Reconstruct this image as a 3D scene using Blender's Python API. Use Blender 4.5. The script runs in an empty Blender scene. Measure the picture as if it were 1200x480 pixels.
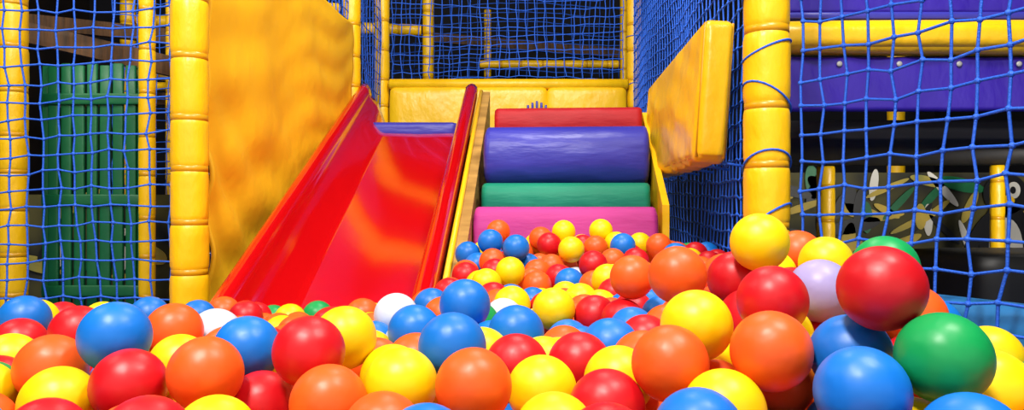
import bpy, bmesh, math, random
import numpy as np
from mathutils import Vector, Matrix, kdtree
random.seed(7); rng=np.random.default_rng(7)
S=bpy.context.scene
S.view_settings.view_transform='Standard'
COL=S.collection
F=0.5   # floor lies this far below camera level; whole scene is lifted by it at the end

def lin(h):
    h=h.lstrip('#'); o=[]
    for i in (0,2,4):
        c=int(h[i:i+2],16)/255; o.append(c/12.92 if c<=.04045 else ((c+.055)/1.055)**2.4)
    return (*o,1)

# ---------------- materials
def mat(name,hexc,rough=.4,bump=0,bscale=6,stretch=(1,1,1),vary=.12,coat=0,spec=.5,detail=3,hex2=None):
    m=bpy.data.materials.new(name); m.use_nodes=True; nt=m.node_tree; N=nt.nodes; L=nt.links
    b=N['Principled BSDF']; c=lin(hexc)
    tc=N.new('ShaderNodeTexCoord'); mp=N.new('ShaderNodeMapping'); mp.inputs['Scale'].default_value=stretch
    L.new(tc.outputs['Object'],mp.inputs['Vector'])
    n=N.new('ShaderNodeTexNoise'); n.inputs['Scale'].default_value=bscale; n.inputs['Detail'].default_value=detail
    L.new(mp.outputs['Vector'],n.inputs['Vector'])
    r=N.new('ShaderNodeValToRGB'); r.color_ramp.elements[0].position=.3; r.color_ramp.elements[1].position=.7
    r.color_ramp.elements[0].color=lin(hex2) if hex2 else tuple(x*(1-vary) for x in c[:3])+(1,)
    r.color_ramp.elements[1].color=c
    L.new(n.outputs['Fac'],r.inputs['Fac']); L.new(r.outputs['Color'],b.inputs['Base Color'])
    b.inputs['Roughness'].default_value=rough; b.inputs['Coat Weight'].default_value=coat
    b.inputs['Coat Roughness'].default_value=.06
    b.inputs['Specular IOR Level'].default_value=spec
    if bump:
        bp=N.new('ShaderNodeBump'); bp.inputs['Strength'].default_value=bump; bp.inputs['Distance'].default_value=.02
        L.new(n.outputs['Fac'],bp.inputs['Height']); L.new(bp.outputs['Normal'],b.inputs['Normal'])
    return m
M={}
M['post']=mat('yellow_foam_vinyl','#FFC80A',.38,.55,11,(1,1,.5),vary=.1,detail=5)
M['tape']=mat('yellow_tape','#DCA008',.35)
M['panel']=mat('yellow_canvas','#FDC41A',.6,.55,5,(1,1,1),vary=.05,spec=.3,detail=4)
M['pad']=mat('yellow_pad_vinyl','#FFC814',.35,.6,9,(1,1,.7),vary=.08,detail=5)
M['piping']=mat('pad_piping','#D89A10',.5)
M['slide']=mat('red_fiberglass','#C8080E',.12,.04,4,vary=.06,coat=.5)
M['wood']=mat('plywood','#CFA052',.55,.15,5,(1,.6,8),hex2='#9A7034')
M['s_red']=mat('red_vinyl','#B01620',.55,.35,9,(.6,1,2),detail=4,spec=.3)
M['s_blue']=mat('violet_vinyl','#3A3AAC',.38,.35,9,(.5,1,2),detail=4,spec=.4)
M['s_teal']=mat('teal_vinyl','#07886A',.55,.35,9,(.5,1,2),detail=4,spec=.3)
M['s_pink']=mat('pink_vinyl','#C03890',.6,.35,9,(.5,1,2),detail=4,spec=.3)
M['purple']=mat('purple_vinyl','#3A22A8',.35,.7,6,(1,1,.5),detail=5)
M['net']=mat('blue_rope','#1A62E0',.55,.3,300)
M['green']=mat('green_paint','#08663A',.5,.1,20)
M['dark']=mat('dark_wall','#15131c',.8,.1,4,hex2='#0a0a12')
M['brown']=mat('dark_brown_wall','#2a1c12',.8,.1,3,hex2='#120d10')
M['beam']=mat('timber','#6c4620',.7,.2,6,(8,1,1),hex2='#402a10')
M['floor']=mat('blue_mat','#1B4C96',.6,.1,5)
M['bluepad']=mat('blue_pad','#2A80C4',.45,.2,5)
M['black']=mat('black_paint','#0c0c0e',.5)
M['white']=mat('white_paint','#D8D4C8',.5)
M['ypaint']=mat('mural_yellow','#D8B440',.6,0,5,hex2='#7a7a3a')
M['murbg']=mat('mural_background','#5a5420',.7,0,5,hex2='#0c0d0c',detail=1)
M['metal']=mat('steel','#B0B0B0',.3); 
M['ceil']=mat('ceiling_paint','#2a2a30',.8)

# ---------------- helpers
def empty(name):
    e=bpy.data.objects.new(name,None); e.empty_display_size=.1; COL.objects.link(e); return e
def obj(name,me,m=None,parent=None,smooth=True):
    o=bpy.data.objects.new(name,me); COL.objects.link(o)
    if m is not None: me.materials.append(m)
    if smooth:
        for p in me.polygons: p.use_smooth=True
    if parent: o.parent=parent
    return o
def rbox(name,c,s,r,m,parent=None,rotz=0,rotx=0,cuts=10,puff=0,smooth=True,wr=0,fn=None,roty=0):
    bm=bmesh.new(); bmesh.ops.create_cube(bm,size=2)
    bmesh.ops.subdivide_edges(bm,edges=bm.edges[:],cuts=cuts,use_grid_fill=True)
    h=Vector(s)/2; r=min(r,min(h)*.999)
    ph=random.random()*9
    for v in bm.verts:
        q=v.co.copy()
        # concentrate samples at the rounded edges
        p=Vector([math.copysign(abs(q[i])**.6,q[i])*h[i] for i in range(3)])
        inn=Vector([max(-(h[i]-r),min(h[i]-r,p[i])) for i in range(3)])
        d=p-inn
        if d.length>1e-6: p=inn+d.normalized()*r
        if puff:
            for i in range(3):
                j,k=(i+1)%3,(i+2)%3
                if abs(q[i])>.99:
                    p[i]+=math.copysign(puff,q[i])*(1-q[j]**2)*(1-q[k]**2)
        if wr: p+=Vector((0,1,0))*wr*math.sin(p.x*40+ph+2*math.sin(p.z*20))
        if fn: p=fn(p,q)
        v.co=p
    R=Matrix.Rotation(rotz,4,'Z')@Matrix.Rotation(roty,4,'Y')@Matrix.Rotation(rotx,4,'X')
    bm.transform(Matrix.Translation(Vector(c))@R)
    bmesh.ops.recalc_face_normals(bm,faces=bm.faces[:])
    me=bpy.data.meshes.new(name); bm.to_mesh(me); bm.free()
    return obj(name,me,m,parent,smooth)
def lathe(name,p0,p1,prof,m,parent=None,seg=28):
    """prof: list of (t in metres along axis, radius)"""
    p0=Vector(p0);p1=Vector(p1); ax=(p1-p0).normalized()
    a=ax.orthogonal().normalized(); b=ax.cross(a)
    V=[];Fc=[]
    for t,r in prof:
        for i in range(seg):
            an=2*math.pi*i/seg
            V.append(p0+ax*t+(a*math.cos(an)+b*math.sin(an))*r)
    for k in range(len(prof)-1):
        for i in range(seg):
            Fc.append((k*seg+i,k*seg+(i+1)%seg,(k+1)*seg+(i+1)%seg,(k+1)*seg+i))
    Fc.append(tuple(range(seg))[::-1]); Fc.append(tuple((len(prof)-1)*seg+i for i in range(seg)))
    me=bpy.data.meshes.new(name); me.from_pydata([tuple(v) for v in V],[],Fc); me.update()
    return obj(name,me,m,parent)
def tube(name,pts,r,m,parent,cyc=False):
    cu=bpy.data.curves.new(name,'CURVE'); cu.dimensions='3D'; cu.bevel_depth=r; cu.bevel_resolution=2
    sp=cu.splines.new('POLY'); sp.points.add(len(pts)-1); sp.use_cyclic_u=cyc
    for i,p in enumerate(pts): sp.points[i].co=(*p,1)
    o=bpy.data.objects.new(name,cu); COL.objects.link(o); cu.materials.append(m); o.parent=parent
def post(name,p0,p1,r,pitch=.155,seg=28,ropes=0):
    e=empty(name); p0=Vector(p0);p1=Vector(p1); Ln=(p1-p0).length
    prof=[(0,r*.5),(.004,r*.93)]; t=.0; tapes=[]
    while t<Ln-.001:
        t2=min(t+pitch*random.uniform(.85,1.12),Ln)
        k=random.uniform(.98,1.02)
        for f,q in ((.02,.9),(.06,.965),(.13,1.0*k),(.3,1.01*k),(.5,1.0*k),(.7,1.012*k),(.87,1.0*k),(.94,.965),(.98,.9)):
            prof.append((t+(t2-t)*f,r*q))
        if t2<Ln: tapes.append(t2)
        t=t2
    lathe('foam_sleeve',p0,p1,prof,M['post'],e,seg)
    ax=(p1-p0).normalized()
    for i,tt in enumerate(tapes):
        lathe('tape_%d'%(i+1),p0+ax*(tt-.009),p0+ax*(tt+.009),[(0,r*.9),(.001,r*.965),(.017,r*.965),(.018,r*.9)],M['tape'],e,seg)
    if ropes:
        cu=bpy.data.curves.new('rope_wrap','CURVE'); cu.dimensions='3D'; cu.bevel_depth=.0026; cu.bevel_resolution=1
        a=ax.orthogonal().normalized(); b=ax.cross(a)
        for j in range(ropes):
            t0=Ln*(j+.5)/ropes+random.uniform(-.02,.02); tl=random.uniform(-.04,.04)
            sp=cu.splines.new('POLY'); n=26; sp.points.add(n-1)
            for i in range(n):
                an=2*math.pi*i/(n-1)*1.08
                q=p0+ax*(t0+tl*math.sin(an+j))+(a*math.cos(an)+b*math.sin(an))*(r*1.03)
                sp.points[i].co=(*q,1)
        o=bpy.data.objects.new('rope_wrap',cu); COL.objects.link(o); cu.materials.append(M['net']); o.parent=e
    return e

def ico(sub):
    bm=bmesh.new(); bmesh.ops.create_icosphere(bm,subdivisions=sub,radius=1)
    v=np.array([x.co[:] for x in bm.verts]); f=np.array([[q.index for q in p.verts] for p in bm.faces]); bm.free()
    return v,f
ICO={k:ico(k) for k in (1,2,3,4)}
def scatter(name,groups,m,parent=None):
    """groups: list of (sub, positions Nx3, radius, colours Nx4|None)"""
    VV=[];FF=[];CC=[];off=0
    for sub,P,r,C in groups:
        if len(P)==0: continue
        v,f=ICO[sub]; P=np.asarray(P)
        V=(v[None]*r+P[:,None]).reshape(-1,3)
        Fx=(f[None]+(np.arange(len(P))*len(v))[:,None,None]).reshape(-1,3)+off
        VV.append(V);FF.append(Fx);off+=len(V)
        if C is not None: CC.append(np.repeat(np.asarray(C),len(v),axis=0))
    V=np.concatenate(VV).astype(np.float32);Fx=np.concatenate(FF).astype(np.int32)
    me=bpy.data.meshes.new(name)
    me.vertices.add(len(V)); me.vertices.foreach_set('co',V.ravel())
    me.loops.add(Fx.size); me.loops.foreach_set('vertex_index',Fx.ravel())
    me.polygons.add(len(Fx)); me.polygons.foreach_set('loop_start',np.arange(0,Fx.size,3,dtype=np.int32))
    me.update(calc_edges=True)
    me.polygons.foreach_set('use_smooth',np.ones(len(Fx),dtype=bool))
    if CC:
        a=me.color_attributes.new('ball_colour','FLOAT_COLOR','POINT')
        a.data.foreach_set('color',np.concatenate(CC).astype(np.float32).ravel())
    me.validate()
    return obj(name,me,m,parent,smooth=False)

def net(name,a,b,z0,z1,cell=.05,jit=.006,sag=.02,rad=.0027,top=None,knots=True):
    """vertical net between plan points a,b ; z range"""
    e=empty(name); a=Vector((a[0],a[1],0)); b=Vector((b[0],b[1],0)); L=(b-a).length
    nu=max(2,round(L/cell)); nv=max(2,round((z1-z0)/cell))
    nrm=Vector(((b-a).y,-(b-a).x,0)).normalized(); u_=(b-a).normalized()
    ph=[random.random()*6 for _ in range(6)]
    G=[[None]*(nv+1) for _ in range(nu+1)]
    for i in range(nu+1):
        for j in range(nv+1):
            u=i/nu; v=j/nv; edge=min(1,4*min(u,1-u)*2)
            p=a+(b-a)*u+Vector((0,0,z0+(z1-z0)*v))
            w=math.sin(u*L*5+ph[0])*math.cos(v*(z1-z0)*6+ph[1])
            w2=math.sin(u*L*7+v*4+ph[2]); w3=math.cos(u*L*3-v*5+ph[3])
            p+=nrm*sag*w*edge+u_*(.22*cell*w2*edge+random.uniform(-jit,jit))+Vector((0,0,.3*cell*w3+random.uniform(-jit,jit)))
            G[i][j]=p
    cu=bpy.data.curves.new('cords','CURVE'); cu.dimensions='3D'; cu.bevel_depth=rad; cu.bevel_resolution=1
    def line(pts):
        sp=cu.splines.new('POLY'); sp.points.add(len(pts)-1)
        for k,p in enumerate(pts): sp.points[k].co=(*p,1)
    for i in range(nu+1): line(G[i])
    for j in range(nv+1): line([G[i][j] for i in range(nu+1)])
    o=bpy.data.objects.new('cords',cu); COL.objects.link(o); cu.materials.append(M['net']); o.parent=e
    if knots:
        scatter('knots',[(2,np.array([p[:] for r_ in G for p in r_]),rad*2.0,None)],M['net'],e)
    return e
def wedge(name,pts,x_of,th,m,parent):
    """side board: pts (y,z) outline extruded in x by th ; x_of(y) gives inner x"""
    n=len(pts); V=[(x_of(y),y,z) for y,z in pts]+[(x_of(y)+th,y,z) for y,z in pts]
    Fc=[tuple(range(n)),tuple(range(n,2*n))[::-1]]+[(i,n+i,n+(i+1)%n,(i+1)%n) for i in range(n)]
    me=bpy.data.meshes.new(name); me.from_pydata(V,[],Fc); me.update()
    bm=bmesh.new(); bm.from_mesh(me); bmesh.ops.recalc_face_normals(bm,faces=bm.faces[:]); bm.to_mesh(me); bm.free()
    return obj(name,me,m,parent,smooth=False)

# ---------------- room shell
rbox('floor',(0,3,-F-.05),(9,10,.1),.005,M['floor'],cuts=1,smooth=False)
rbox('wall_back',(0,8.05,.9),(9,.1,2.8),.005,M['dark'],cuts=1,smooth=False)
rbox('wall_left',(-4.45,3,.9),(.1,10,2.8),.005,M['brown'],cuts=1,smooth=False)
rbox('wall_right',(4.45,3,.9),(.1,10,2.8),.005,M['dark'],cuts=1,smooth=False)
rbox('ceiling',(0,3,2.35),(9,10,.1),.005,M['ceil'],cuts=1,smooth=False)

# ---------------- slide
def bed(y): return -.287+.44*(y-2.12)
def make_slide():
    e=empty('playground_slide')
    cs=[(-.762,.04),(-.764,.11),(-.758,.13),(-.748,.144),(-.732,.149),(-.716,.144),(-.704,.13),(-.698,.112),(-.694,.09),(-.66,.05),
        (-.612,.010),(-.60,.003),(-.585,0),(-.43,-.004),(-.285,0),(-.272,.004),(-.267,.014),(-.262,.06),(-.258,.112),(-.254,.13),
        (-.243,.143),(-.228,.149),(-.213,.144),(-.202,.13),(-.198,.11),(-.198,.06)]
    ys=list(np.linspace(1.74,3.80,44)); V=[];Fc=[]
    n=len(cs)
    for y in ys:
        for x,z in cs:
            zz=bed(y)
            if y>3.52 and -.62<x<-.26: zz=bed(3.52)+(y-3.52)*.1
            sh=.03*(y-1.9)/1.9*max(0,(x+.6)/.4)
            V.append((x+sh,y,zz+z))
    for k in range(len(ys)-1):
        for i in range(n-1):
            Fc.append((k*n+i,k*n+i+1,(k+1)*n+i+1,(k+1)*n+i))
    me=bpy.data.meshes.new('slide_chute'); me.from_pydata(V,[],Fc); me.update()
    o=obj('slide_chute',me,M['slide'],e)
    md=o.modifiers.new('thick','SOLIDIFY'); md.thickness=.006; md.offset=-1
    wedge('side_board',[(1.72,-F+.002),(3.79,-F+.002),(3.79,bed(3.79)+.11),(1.72,bed(1.72)+.11)],lambda y:-.190+.03*(y-1.9)/1.9,.052,M['wood'],e)
    y0,y1=1.82,3.80
    lathe('board_trim',(-.180,y0,bed(y0)+.118),(-.150,y1,bed(y1)+.118),[(0,.004),(.002,.009),(2.13,.009),(2.135,.004)],M['pad'],e,12)
    rbox('landing_mat',(-.470,3.70,.350),(.445,.28,.07),.022,M['s_blue'],e,cuts=8)
make_slide()

# ---------------- cushion steps
def steps():
    e=empty('soft_play_steps'); rz=math.radians(-4.5)
    def st(nm,xc,yf,w,z0,z1,rf,m,bul,depth=.42,endr=.10):
        """vinyl block extruded across x: front face bulges forward, crisp sewn ends"""
        h=z1-z0; prof=[]
        nb=14
        for i in range(nb+1):            # front, bottom -> top, super-ellipse
            a=-math.pi/2+math.pi*i/nb
            prof.append((rf-rf*abs(math.cos(a))**.75, h/2+math.copysign(abs(math.sin(a))**.8,math.sin(a))*h/2))
        prof+= [(depth*.5,h*1.0),(depth,h),(depth,0),(depth*.5,0)]
        n=len(prof); nx=40; V=[];Fc=[]
        for k in range(nx+1):
            u=-1+2*k/nx; u=math.copysign(abs(u)**.55,u); x=u*w/2
            ed=max(0,(abs(u)-.945)/.055); s=1-endr*ed**2.5     # small sewn-edge rounding
            for i,(y,z) in enumerate(prof):
                bb=bul*(1-u*u)*(1-((z-h/2)/(h/2))**2) if i<=nb else 0
                wr=.0014*math.sin(x*55+z*60+3*math.sin(x*13)) if 1<i<nb-1 else 0
                V.append((x,(y-bb+wr)+(1-s)*.16,h/2+(z-h/2)*s))
        for k in range(nx):
            for i in range(n): Fc.append((k*n+i,k*n+(i+1)%n,(k+1)*n+(i+1)%n,(k+1)*n+i))
        Fc.append(tuple(range(n))); Fc.append(tuple(nx*n+i for i in range(n))[::-1])
        me=bpy.data.meshes.new(nm); me.from_pydata(V,[],Fc)
        me.transform(Matrix.Translation((xc,yf,z0))@Matrix.Rotation(rz,4,'Z')); me.update()
        bm=bmesh.new(); bm.from_mesh(me); bmesh.ops.recalc_face_normals(bm,faces=bm.faces[:]); bm.to_mesh(me); bm.free()
        obj(nm,me,m,e)
    st('pink_step',.166,2.42,.590,-F+.002,-.006,.045,M['s_pink'],.004,.5)
    st('teal_step',.180,2.60,.575,-.06,.076,.05,M['s_teal'],.006)
    st('violet_step',.193,2.75,.600,.068,.290,.115,M['s_blue'],.012,endr=.18)
    st('red_step',.222,3.06,.590,.262,.392,.045,M['s_red'],.004)
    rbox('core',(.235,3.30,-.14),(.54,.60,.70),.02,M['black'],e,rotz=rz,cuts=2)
    # slanting yellow cheek board on the right flank of the steps
    wedge('cheek_board',[(2.44,-F+.002),(3.45,-F+.002),(3.45,.40),(3.2,.385),(2.44,.0)],lambda y:.478+.085*(y-2.44),.022,M['pad'],e)
steps()

# ---------------- platform
e=empty('platform_deck')
rbox('deck',(-.02,4.02,.30),(1.4,.60,.08),.02,M['bluepad'],e,cuts=4)
rbox('skirt',(-.02,4.30,-.12),(1.38,.03,.74),.01,M['dark'],e,cuts=2)
# rear pad wall
e=empty('rear_padded_barrier')
for i in range(3):
    x0=-.69+.445*i
    rbox('pad_%d'%(i+1),(x0+.2225,4.36,.50),(.443,.06,.33),.024,M['pad'],e,cuts=10,puff=.006)
lathe('top_rail',(-.70,4.36,.685),(.66,4.36,.685),[(0,.02),(.01,.03),(1.35,.03),(1.36,.02)],M['post'],e)
for i,(dx,h) in enumerate(((-.05,.03),(-.025,.045),(0,.055),(.025,.045),(.05,.03))):
    rbox('emblem_%d'%(i+1),(.14+dx,4.318,.535+h*.4),(.014,.006,h),.003,M['s_blue'],e,cuts=2)

# ---------------- side canvas panel (left)
def canvas():
    nu,nv=150,130; V=[];Fc=[]
    for i in range(nu+1):
        for j in range(nv+1):
            u=i/nu;v=j/nv
            y=2.16+(3.68-2.16)*u; x=-.865+(.095)*u; z=-F+.02+(.86+F-.02)*v
            low=(1-v)
            d=.010*math.sin(u*12+4*v)*math.sin(v*7)+.006*math.sin(u*46+v*30)*low**1.5+.005*math.sin(u*9-v*38)*math.exp(-((u-.1)/.2)**2)
            # diagonal drag folds running down from the near post
            d+=.012*math.sin(34*(u*.8+v)+2*math.sin(u*11))*math.exp(-((v-.38)/.2)**2)*math.exp(-u*1.8)
            d+=.005*math.sin(22*(u-v*.6)+3*math.sin(v*8))*math.exp(-((v-.75)/.2)**2)
            d+=.004*math.sin(60*v-25*u+3*math.sin(9*u))*math.exp(-((u-.75)/.25)**2)
            V.append((x+d,y,z+.008*math.sin(u*20)*(v>.99)))
    for i in range(nu):
        for j in range(nv):
            a=i*(nv+1)+j; Fc.append((a,a+nv+1,a+nv+2,a+1))
    me=bpy.data.meshes.new('yellow_canvas_panel'); me.from_pydata(V,[],Fc); me.update()
    o=obj('yellow_canvas_panel',me,M['panel'])
    md=o.modifiers.new('thick','SOLIDIFY'); md.thickness=.012; md.offset=1
canvas()

# ---------------- posts
H=1.6
post('padded_post',(-.873,2.08,-F),(-.873,2.08,H),.049)
post('padded_post',(-.785,3.76,-F),(-.785,3.76,H),.043)
post('padded_post',(-.745,4.40,-F),(-.745,4.40,H),.043)
post('padded_post',(.70,4.40,-F),(.70,4.40,H),.043,ropes=8)
post('padded_post',(.580,1.75,-F),(.580,1.75,H),.051,ropes=16)
post('padded_post',(-1.87,2.88,-F),(-1.87,2.88,H),.05)
post('padded_post',(-1.425,3.0,-F),(-1.425,3.0,H),.031)
post('padded_post',(-1.76,3.95,-F),(-1.76,3.95,H),.02)
post('padded_post',(-2.6,5.2,-F),(-2.6,5.2,H),.05)
post('padded_post',(-.60,5.5,-F),(-.60,5.5,H),.04)
post('padded_post',(-.2,6.3,-F),(-.2,6.3,H),.03)
post('padded_post',(.86,5.9,-F),(.86,5.9,H),.03)
post('padded_post',(2.3,4.6,-F),(2.3,4.6,H),.05)
post('padded_post',(1.45,3.55,-F),(1.45,3.55,.18),.04)
post('padded_post',(2.18,3.45,-F),(2.18,3.45,.18),.03)
post('padded_rail',(-.25,5.9,1.08),(.82,5.9,1.08),.03)
post('padded_rail',(-1.87,4.02,.62),(-.83,3.76,.58),.022)
post('padded_rail',(-2.54,5.2,1.25),(-.65,5.5,1.25),.04)
post('padded_rail',(-2.54,5.2,.9),(-1.2,5.5,.7),.03)
post('padded_rail',(-1.81,2.95,.86),(-.84,3.72,.95),.025)
for k,(a,b) in enumerate((((-2.6,3.3,.86),(-1.0,3.5,.50)),((-3.4,4.6,1.15),(-1.0,4.9,.95)),((-3.3,5.6,.75),(-1.3,5.9,.85)),((-.7,6.9,1.5),(1.1,6.9,1.35)))):
    a=Vector(a);b=Vector(b);d=b-a
    rbox('timber_beam',(a+b)/2,(d.length,.06,.09),.006,M['beam'],None,rotz=math.atan2(d.y,d.x),roty=-math.atan2(d.z,math.hypot(d.x,d.y)),cuts=2,smooth=False)

# ---------------- nets
net('safety_net',(-1.75,2.12),(-.93,2.09),-F+.03,.95,cell=.05)
net('safety_net',(-2.0,3.85),(-.84,3.80),-.3,1.3,cell=.055,knots=False)
net('safety_net',(-.90,2.16),(-.79,3.70),.88,1.3,cell=.05,knots=False)
net('safety_net',(-.745,3.82),(-.745,4.34),.3,1.3,cell=.055,knots=False)
net('safety_net',(-.69,4.42),(.64,4.42),.72,1.3,cell=.055,rad=.003,knots=False)
net('safety_net',(-1.4,6.2),(1.4,6.2),.2,1.9,cell=.075,rad=.004,knots=False)
net('safety_net',(.632,1.82),(.69,4.34),-F+.03,1.25,cell=.05,sag=.012,rad=.0028)
net('safety_net',(.640,1.70),(1.0,.95),-F+.03,.75,cell=.057,jit=.007,sag=.022,rad=.0030)

# ---------------- yellow guard pad on the right
e=empty('yellow_guard_pad')
def pw(p,q):
    # gathered vinyl: pull-in at the lower edge, quilting dips
    inner=(1-q.y**4)*(1-q.z**4)
    g=.006*math.sin(p.y*70)*max(0,-q.z)**3+(.004*math.sin(p.y*22+p.z*18)+.003*math.sin(p.z*50-p.y*20))*inner
    p=p.copy(); p.x+=g*(1 if q.x<0 else -1)
    p.z+=.005*math.sin(p.y*50+1)*(1 if q.z<-.9 else 0)
    return p
rbox('cushion',(.572,2.64,.306),(.085,1.20,.375),.022,M['pad'],e,rotz=math.radians(-3),roty=math.radians(4),cuts=36,puff=.010,fn=pw)
Rm=Matrix.Translation((.572,2.64,.306))@Matrix.Rotation(math.radians(-3),4,'Z')@Matrix.Rotation(math.radians(4),4,'Y')
for k,sx in enumerate((-1,1)):
    pts=[Rm@Vector((sx*.036,yy,zz)) for yy,zz in ((-.59,-.178),(.59,-.178),(.59,.178),(-.59,.178))]
    tube('piping_%d'%(k+1),pts,.004,M['piping'],e,True)
for k in range(7):
    y=2.08+k*.18
    lathe('tie_%d'%(k+1),(.56,y,.116),(.64,y,.103),[(0,.0035),(.08,.0035)],M['net'],e,8)

# ---------------- raised right-hand platform
e=empty('raised_platform')
rbox('deck',(1.60,3.0,.22),(1.75,1.5,.07),.02,M['dark'],e,cuts=3)
rbox('purple_valance',(1.46,2.20,.345),(1.5,.03,.155),.012,M['purple'],e,cuts=24,wr=.006)
rbox('purple_upper_panel',(1.46,2.34,.66),(1.5,.03,.16),.012,M['purple'],e,cuts=20,wr=.004)
for i in range(4):
    x=.93+i*.17
    lathe('grommet_%d'%(i+1),(x,2.184,.40),(x,2.178,.40),[(0,.004),(.002,.008),(.005,.008),(.006,.003)],M['metal'],e,16)
rbox('yellow_ledge',(1.46,2.19,.475),(1.46,.10,.085),.036,M['pad'],e,cuts=20,puff=.006)
rbox('rail_strip',(1.46,2.25,.548),(1.46,.06,.025),.01,M['s_blue'],e,cuts=3)

# pit edge pad under the right net
a=Vector((.66,1.74,0)); b=Vector((1.06,.94,0)); d=b-a
e=empty('pit_edge_pad')
rbox('foam',((a+b)/2+Vector((.075,.035,-F/2-.09))),(d.length,.09,F-.18),.03,M['bluepad'],e,rotz=math.atan2(d.y,d.x),cuts=8)
rbox('storage_cube',(1.85,2.7,-F+.17),(.7,.5,.34),.02,M['black'],cuts=4)

# ---------------- murals
def disc(name,c,rx,rz,m,parent,yoff=0,rot=0):
    V=[];n=28
    for k in (0,1):
        for i in range(n):
            an=2*math.pi*i/n; x=rx*math.cos(an); z=rz*math.sin(an)
            V.append((c[0]+x*math.cos(rot)-z*math.sin(rot),c[1]-yoff-.004*k,c[2]+x*math.sin(rot)+z*math.cos(rot)))
    Fc=[tuple(range(n,2*n)),tuple(range(n))[::-1]]+[(i,(i+1)%n,n+(i+1)%n,n+i) for i in range(n)]
    me=bpy.data.meshes.new(name); me.from_pydata(V,[],Fc); me.update(); obj(name,me,m,parent,smooth=False)
def penguin(p,c,s,k):
    x,y,z=c
    disc('body_%d'%k,(x,y,z),.10*s,.17*s,M['black'],p,.012)
    disc('belly_%d'%k,(x,y,z-.02*s),.065*s,.12*s,M['white'],p,.017)
    disc('head_%d'%k,(x,y,z+.19*s),.085*s,.08*s,M['black'],p,.012)
    for q in (-1,1):
        disc('eye_%d_%d'%(k,q+2),(x+q*.03*s,y,z+.205*s),.025*s,.032*s,M['white'],p,.017)
        disc('pupil_%d_%d'%(k,q+2),(x+q*.025*s,y,z+.205*s),.01*s,.014*s,M['black'],p,.022)
        disc('wing_%d_%d'%(k,q+2),(x+q*.115*s,y,z+.02*s),.025*s,.11*s,M['black'],p,.014,rot=q*.5)
        disc('foot_%d_%d'%(k,q+2),(x+q*.04*s,y,z-.175*s),.04*s,.02*s,M['ypaint'],p,.017)
    disc('beak_%d'%k,(x,y,z+.165*s),.03*s,.02*s,M['post'],p,.024)
def mural(name,x0,x1,y,z0,z1,pens,nl):
    e=empty(name)
    rbox('board',((x0+x1)/2,y+.02,(z0+z1)/2),(x1-x0,.03,z1-z0),.004,M['murbg'],e,cuts=1,smooth=False)
    for k,(x,z,s) in enumerate(pens): penguin(e,(x,y,z),s,k+1)
    for k in range(nl):
        disc('leaf_%d'%(k+1),(random.uniform(x0+.05,x1-.1),y,random.uniform(z0+.15,z1-.04)),random.uniform(.015,.04),random.uniform(.06,.14),
             (M['ypaint'],M['black'],M['ypaint'],M['white'] if k%8==3 else M['green'])[k%4],e,.001+.0006*(k%7),rot=random.uniform(-1.4,1.4))
mural('cartoon_mural',1.25,3.3,4.0,-F+.02,.17,[(2.56,-.20,1.35)],64)
mural('penguin_mural',-2.7,-1.5,3.65,-F+.02,.05,[(-2.15,-.22,.55),(-1.85,-.24,.55),(-2.45,-.2,.6)],8)

# ---------------- green gate (left)
e=empty('green_slatted_gate')
for i in range(7):
    x=-1.825+i*.0515
    rbox('slat_%d'%(i+1),(x,3.06,.055+.008*(i%2)),(.041,.02,1.0),.005,M['green'],e,cuts=3)
for i,z in enumerate((-.34,.02,.42)):
    rbox('rail_%d'%(i+1),(-1.665,3.045,z),(.40,.012,.045),.005,M['green'],e,cuts=3)
for i,x in enumerate((-1.86,-1.48)):
    rbox('stile_%d'%(i+1),(x,3.075,.03),(.03,.03,1.05),.006,M['green'],e,cuts=3)

# ---------------- balls
R=.035; FP=900.0
C={'r':'#D20F1C','o':'#F75E1A','y':'#FFD600','b':'#0C72D2','g':'#0C9A4E','l':'#A79AD2','w':'#D0D6E6'}
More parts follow.
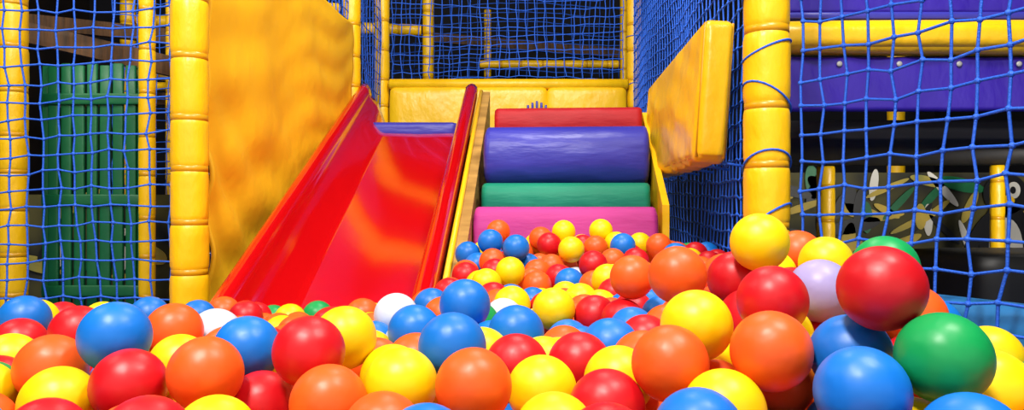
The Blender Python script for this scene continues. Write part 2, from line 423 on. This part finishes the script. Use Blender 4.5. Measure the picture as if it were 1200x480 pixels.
# surveyed balls: bearing (horizontal, vertical) and apparent width -> true 3D position of a 70 mm ball
SV="""28 380 58 b;25 398 60 r;12 424 66 y;60 432 80 o;92 390 64 r;70 376 46 r;137 404 82 b;204 388 66 o;150 447 85 r;75 470 86 y;28 464 62 b
245 388 46 r;290 411 78 b;242 441 86 o;362 412 84 r;220 474 82 y;305 474 82 r;200 427 56 b;158 478 80 y;405 396 74 y;385 472 90 o;440 428 66 o
462 372 52 w;485 388 62 b;530 406 80 b;545 357 60 b;605 391 66 b;470 450 86 y;555 452 90 o;635 457 82 y;662 410 58 o;715 408 70 b;697 370 50 r
625 355 38 b;653 364 50 y;740 332 52 o;794 322 68 o;740 372 52 r;815 383 84 y;777 432 90 o;722 470 90 r;690 448 62 y;768 382 52 r;890 284 68 y
850 326 55 o;905 352 82 r;905 413 94 o;903 322 60 y;935 298 56 o;968 308 62 y;966 339 74 l;1032 316 76 g;1038 343 100 r;995 416 94 b;1010 460 108 b
1100 413 106 g;992 384 54 y;1058 388 60 o;845 462 82 o;912 478 82 o;1160 458 98 y;1096 474 84 y;1188 480 90 y;852 366 58 o;595 430 58 o
549 297 30 b;574 284 30 b;584 271 28 o;602 292 32 b;635 279 28 o;662 274 28 y;702 272 28 y;682 285 28 r;698 290 29 o;730 288 30 b;750 286 28 y
772 288 30 o;792 300 32 b;602 320 35 y;625 332 35 o;665 296 31 y;650 309 31 o;640 294 29 r;695 310 34 r;690 337 36 o;712 328 38 y;580 305 32 o
570 332 36 y;675 328 31 w;657 326 32 r;546 320 32 o;578 350 40 r;600 357 44 y;718 306 31 o;610 303 29 g;632 306 29 y;745 306 32 r;668 345 36 y;560 311 31 b
320 374 34 g;341 374 37 y;371 370 36 g;288 372 40 r;262 366 38 o;425 370 42 o;348 392 48 o;232 372 42 b;440 400 54 b;300 372 37 r;390 384 50 r;330 392 46 y
175 370 46 b;120 376 46 y;45 376 48 y;560 378 50 g;520 372 48 o;505 360 44 b;645 385 48 r;590 372 46 w;615 410 52 b;830 345 52 o;870 395 60 r;955 372 58 r;1015 372 56 y;1075 442 80 r"""
P=[];K=[]
for it in SV.replace('\n',';').split(';'):
    u,v,d,c=it.split(); u,v,d=float(u),float(v),float(d)
    y=min(2*R*FP/d,2.33)
    P.append(((u-600)/FP*y,y,(240-v)/FP*y)); K.append(c)
EX=np.array(P); nE=len(EX)
anch=np.array([(-1.6,1.95,-.31),(-1.0,1.95,-.31),(-1.5,1.5,-.24),(-.65,1.8,-.30),(-.35,1.8,-.31),(-.25,2.0,-.31),(-.5,2.0,-.33),(-.2,2.2,-.30),(-.9,1.5,-.24),(-.4,1.5,-.25),
   (.72,1.15,-.27),(.62,1.35,-.26),(.62,.95,-.23),(.8,.9,-.27),(.56,1.2,-.22),
   (.5,1.7,-.16),(.3,1.8,-.17),(.0,1.7,-.19),(-.7,.3,-.27),(0,.3,-.27),(.5,.3,-.26),(-1.2,.8,-.19),(.9,.7,-.25),(.2,2.3,-.10),(.5,2.3,-.13),(0,2.3,-.10)])
AP=np.vstack([EX,anch])
def hgt(x,y):
    w=1/(((AP[:,0]-x)**2+(AP[:,1]-y)**2)+.0012)**2
    return float((w*AP[:,2]).sum()/w.sum())-max(0,.62-y)*.35
def ok(x,y,z):
    if z<-F+R-.002: return False
    if y>1.75:
        if x>.545: return False
    elif x>.55+(1.75-y)*.48-.015: return False
    if x<-1.7: return False
    if (x+.873)**2+(y-2.08)**2<.086**2 or (x-.58)**2+(y-1.75)**2<.088**2: return False
    if x<-.80: return y<2.03
    if x<-.10:
        if y>2.30: return False
        if x<-.16 and y>1.7 and z>-.265: return False
        if y>1.69:
            if -.665<x<-.30: return z>bed(y)+R+.008
            return z>bed(y)+.15+R
        return True
    return y<2.365-.03*(x>.3)
fill=[];lay=[]
dx=.0715; dyy=dx*.866; dz=.0585
nx=int(2.9/dx); ny=int(2.3/dyy)
for k in range(8):
    for j in range(ny):
        for i in range(nx):
            x=-1.75+i*dx+(j%2)*dx/2+(k%2)*dx/2+rng.normal()*.006*(k<3)
            y=.16+j*dyy+(k%2)*dx*.289+rng.normal()*.006*(k<3)
            z=hgt(x,y)-.022-k*dz+rng.normal()*.007*(k<2)
            if k>2 and (abs(x)>.8*y+.4): continue
            if ok(x,y,z): fill.append((x,y,z)); lay.append(k)
fill=np.array(fill); lay=np.array(lay)
kd=kdtree.KDTree(nE)
for i,p in enumerate(EX): kd.insert(p,i)
kd.balance()
keep=np.array([kd.find(p)[2]>.056 for p in fill]); fill=fill[keep]; lay=lay[keep]
A=np.vstack([EX,fill]); LY=np.concatenate([-np.ones(nE),lay])
act=np.where(LY<=3)[0]
for it in range(24):
    kd=kdtree.KDTree(len(act))
    for q,i in enumerate(act): kd.insert(A[i],q)
    kd.balance()
    D=np.zeros_like(A)
    for q,i in enumerate(act):
        for co,j,d in kd.find_range(A[i],2*R):
            if j<=q: continue
            jj=act[j]; 
            if d<1e-5: continue
            n=(A[i]-A[jj])/d; ov=(2*R-d)
            wi=.04 if LY[i]<0 else 1.; wj=.04 if LY[jj]<0 else 1.
            D[i]+=n*ov*.55*wi/(wi+wj); D[jj]-=n*ov*.55*wj/(wi+wj)
    up=(LY>=0)&(D[:,2]>0); D[up,2]*=.4      # filler settles sideways / downwards rather than climbing
    N2=A+D
    for i in act:
        if LY[i]<0 or ok(*N2[i]): A[i]=N2[i]
kd=kdtree.KDTree(len(A))
for i,p in enumerate(A): kd.insert(p,i)
kd.balance(); dead=set()
for i in range(nE,len(A)):
    if LY[i]>3: continue
    for co,j,d in kd.find_range(A[i],2*R-.010):
        if j!=i and j not in dead and (j<i): dead.add(i); break
idx=[i for i in range(len(A)) if i not in dead]
wk=['o']*28+['y']*25+['r']*23+['b']*18+['g']*4+['w']*1
cols=np.zeros((len(A),4))
for i in range(len(A)):
    k=K[i] if i<nE else wk[rng.integers(len(wk))]
    c=np.array(lin(C[k])); c[:3]*=rng.uniform(.86,1.0); cols[i]=c
g={4:[],3:[],2:[]}
for i in idx:
    s=(4 if A[i][1]<1.35 else 3) if LY[i]<=1 else (3 if LY[i]<=2 else 2)
    g[s].append(i)
bm_=bpy.data.materials.new('ball_plastic'); bm_.use_nodes=True; nt=bm_.node_tree; b=nt.nodes['Principled BSDF']
at=nt.nodes.new('ShaderNodeAttribute'); at.attribute_name='ball_colour'; nt.links.new(at.outputs['Color'],b.inputs['Base Color'])
b.inputs['Roughness'].default_value=.42; b.inputs['Specular IOR Level'].default_value=.42
no=nt.nodes.new('ShaderNodeTexNoise'); no.inputs['Scale'].default_value=35; no.inputs['Detail'].default_value=2
tc=nt.nodes.new('ShaderNodeTexCoord'); nt.links.new(tc.outputs['Object'],no.inputs['Vector'])
bp=nt.nodes.new('ShaderNodeBump'); bp.inputs['Strength'].default_value=.16; bp.inputs['Distance'].default_value=.01
nt.links.new(no.outputs['Fac'],bp.inputs['Height']); nt.links.new(bp.outputs['Normal'],b.inputs['Normal'])
scatter('ball_pit_balls',[(s,A[g[s]],R,cols[g[s]]) for s in (4,3,2)],bm_)
print('balls',len(idx),'explicit',nE)

# ---------------- lights
def area(name,loc,size,power,target,col=(1,.96,.89)):
    l=bpy.data.lights.new(name,'AREA'); l.shape='DISK'; l.size=size; l.energy=power; l.color=col
    o=bpy.data.objects.new(name,l); COL.objects.link(o); o.location=loc
    o.rotation_euler=(Vector(target)-Vector(loc)).to_track_quat('-Z','Y').to_euler()
area('gate_fill_light',(-.6,-.3,2.1),.38,100,(0,1.6,-.2))
area('gate_fill_light',(.9,.6,2.2),.4,52,(-.4,2.0,-.1))
area('gate_fill_light',(.1,2.3,2.2),.4,32,(0,3.4,0))
area('gate_fill_light',(-2.2,1.6,2.2),.4,45,(-2.0,4.0,.3))  # extra light added to brighten the dark gate area on the left
area('mural_fill_light',(2.0,2.5,.13),.12,11,(2.0,4.0,-.1))  # fill added under the deck to brighten the mural, no known fixture
w=bpy.data.worlds.new('world'); S.world=w; w.use_nodes=True
w.node_tree.nodes['Background'].inputs['Color'].default_value=(1,.98,.95,1)
w.node_tree.nodes['Background'].inputs['Strength'].default_value=.85

cam=bpy.data.cameras.new('camera'); co=bpy.data.objects.new('camera',cam); COL.objects.link(co)
cam.lens=27; cam.sensor_width=36; cam.clip_start=.02; co.rotation_euler=(math.pi/2,0,0); S.camera=co
for o in S.objects:
    if o.parent is None: o.location.z+=F
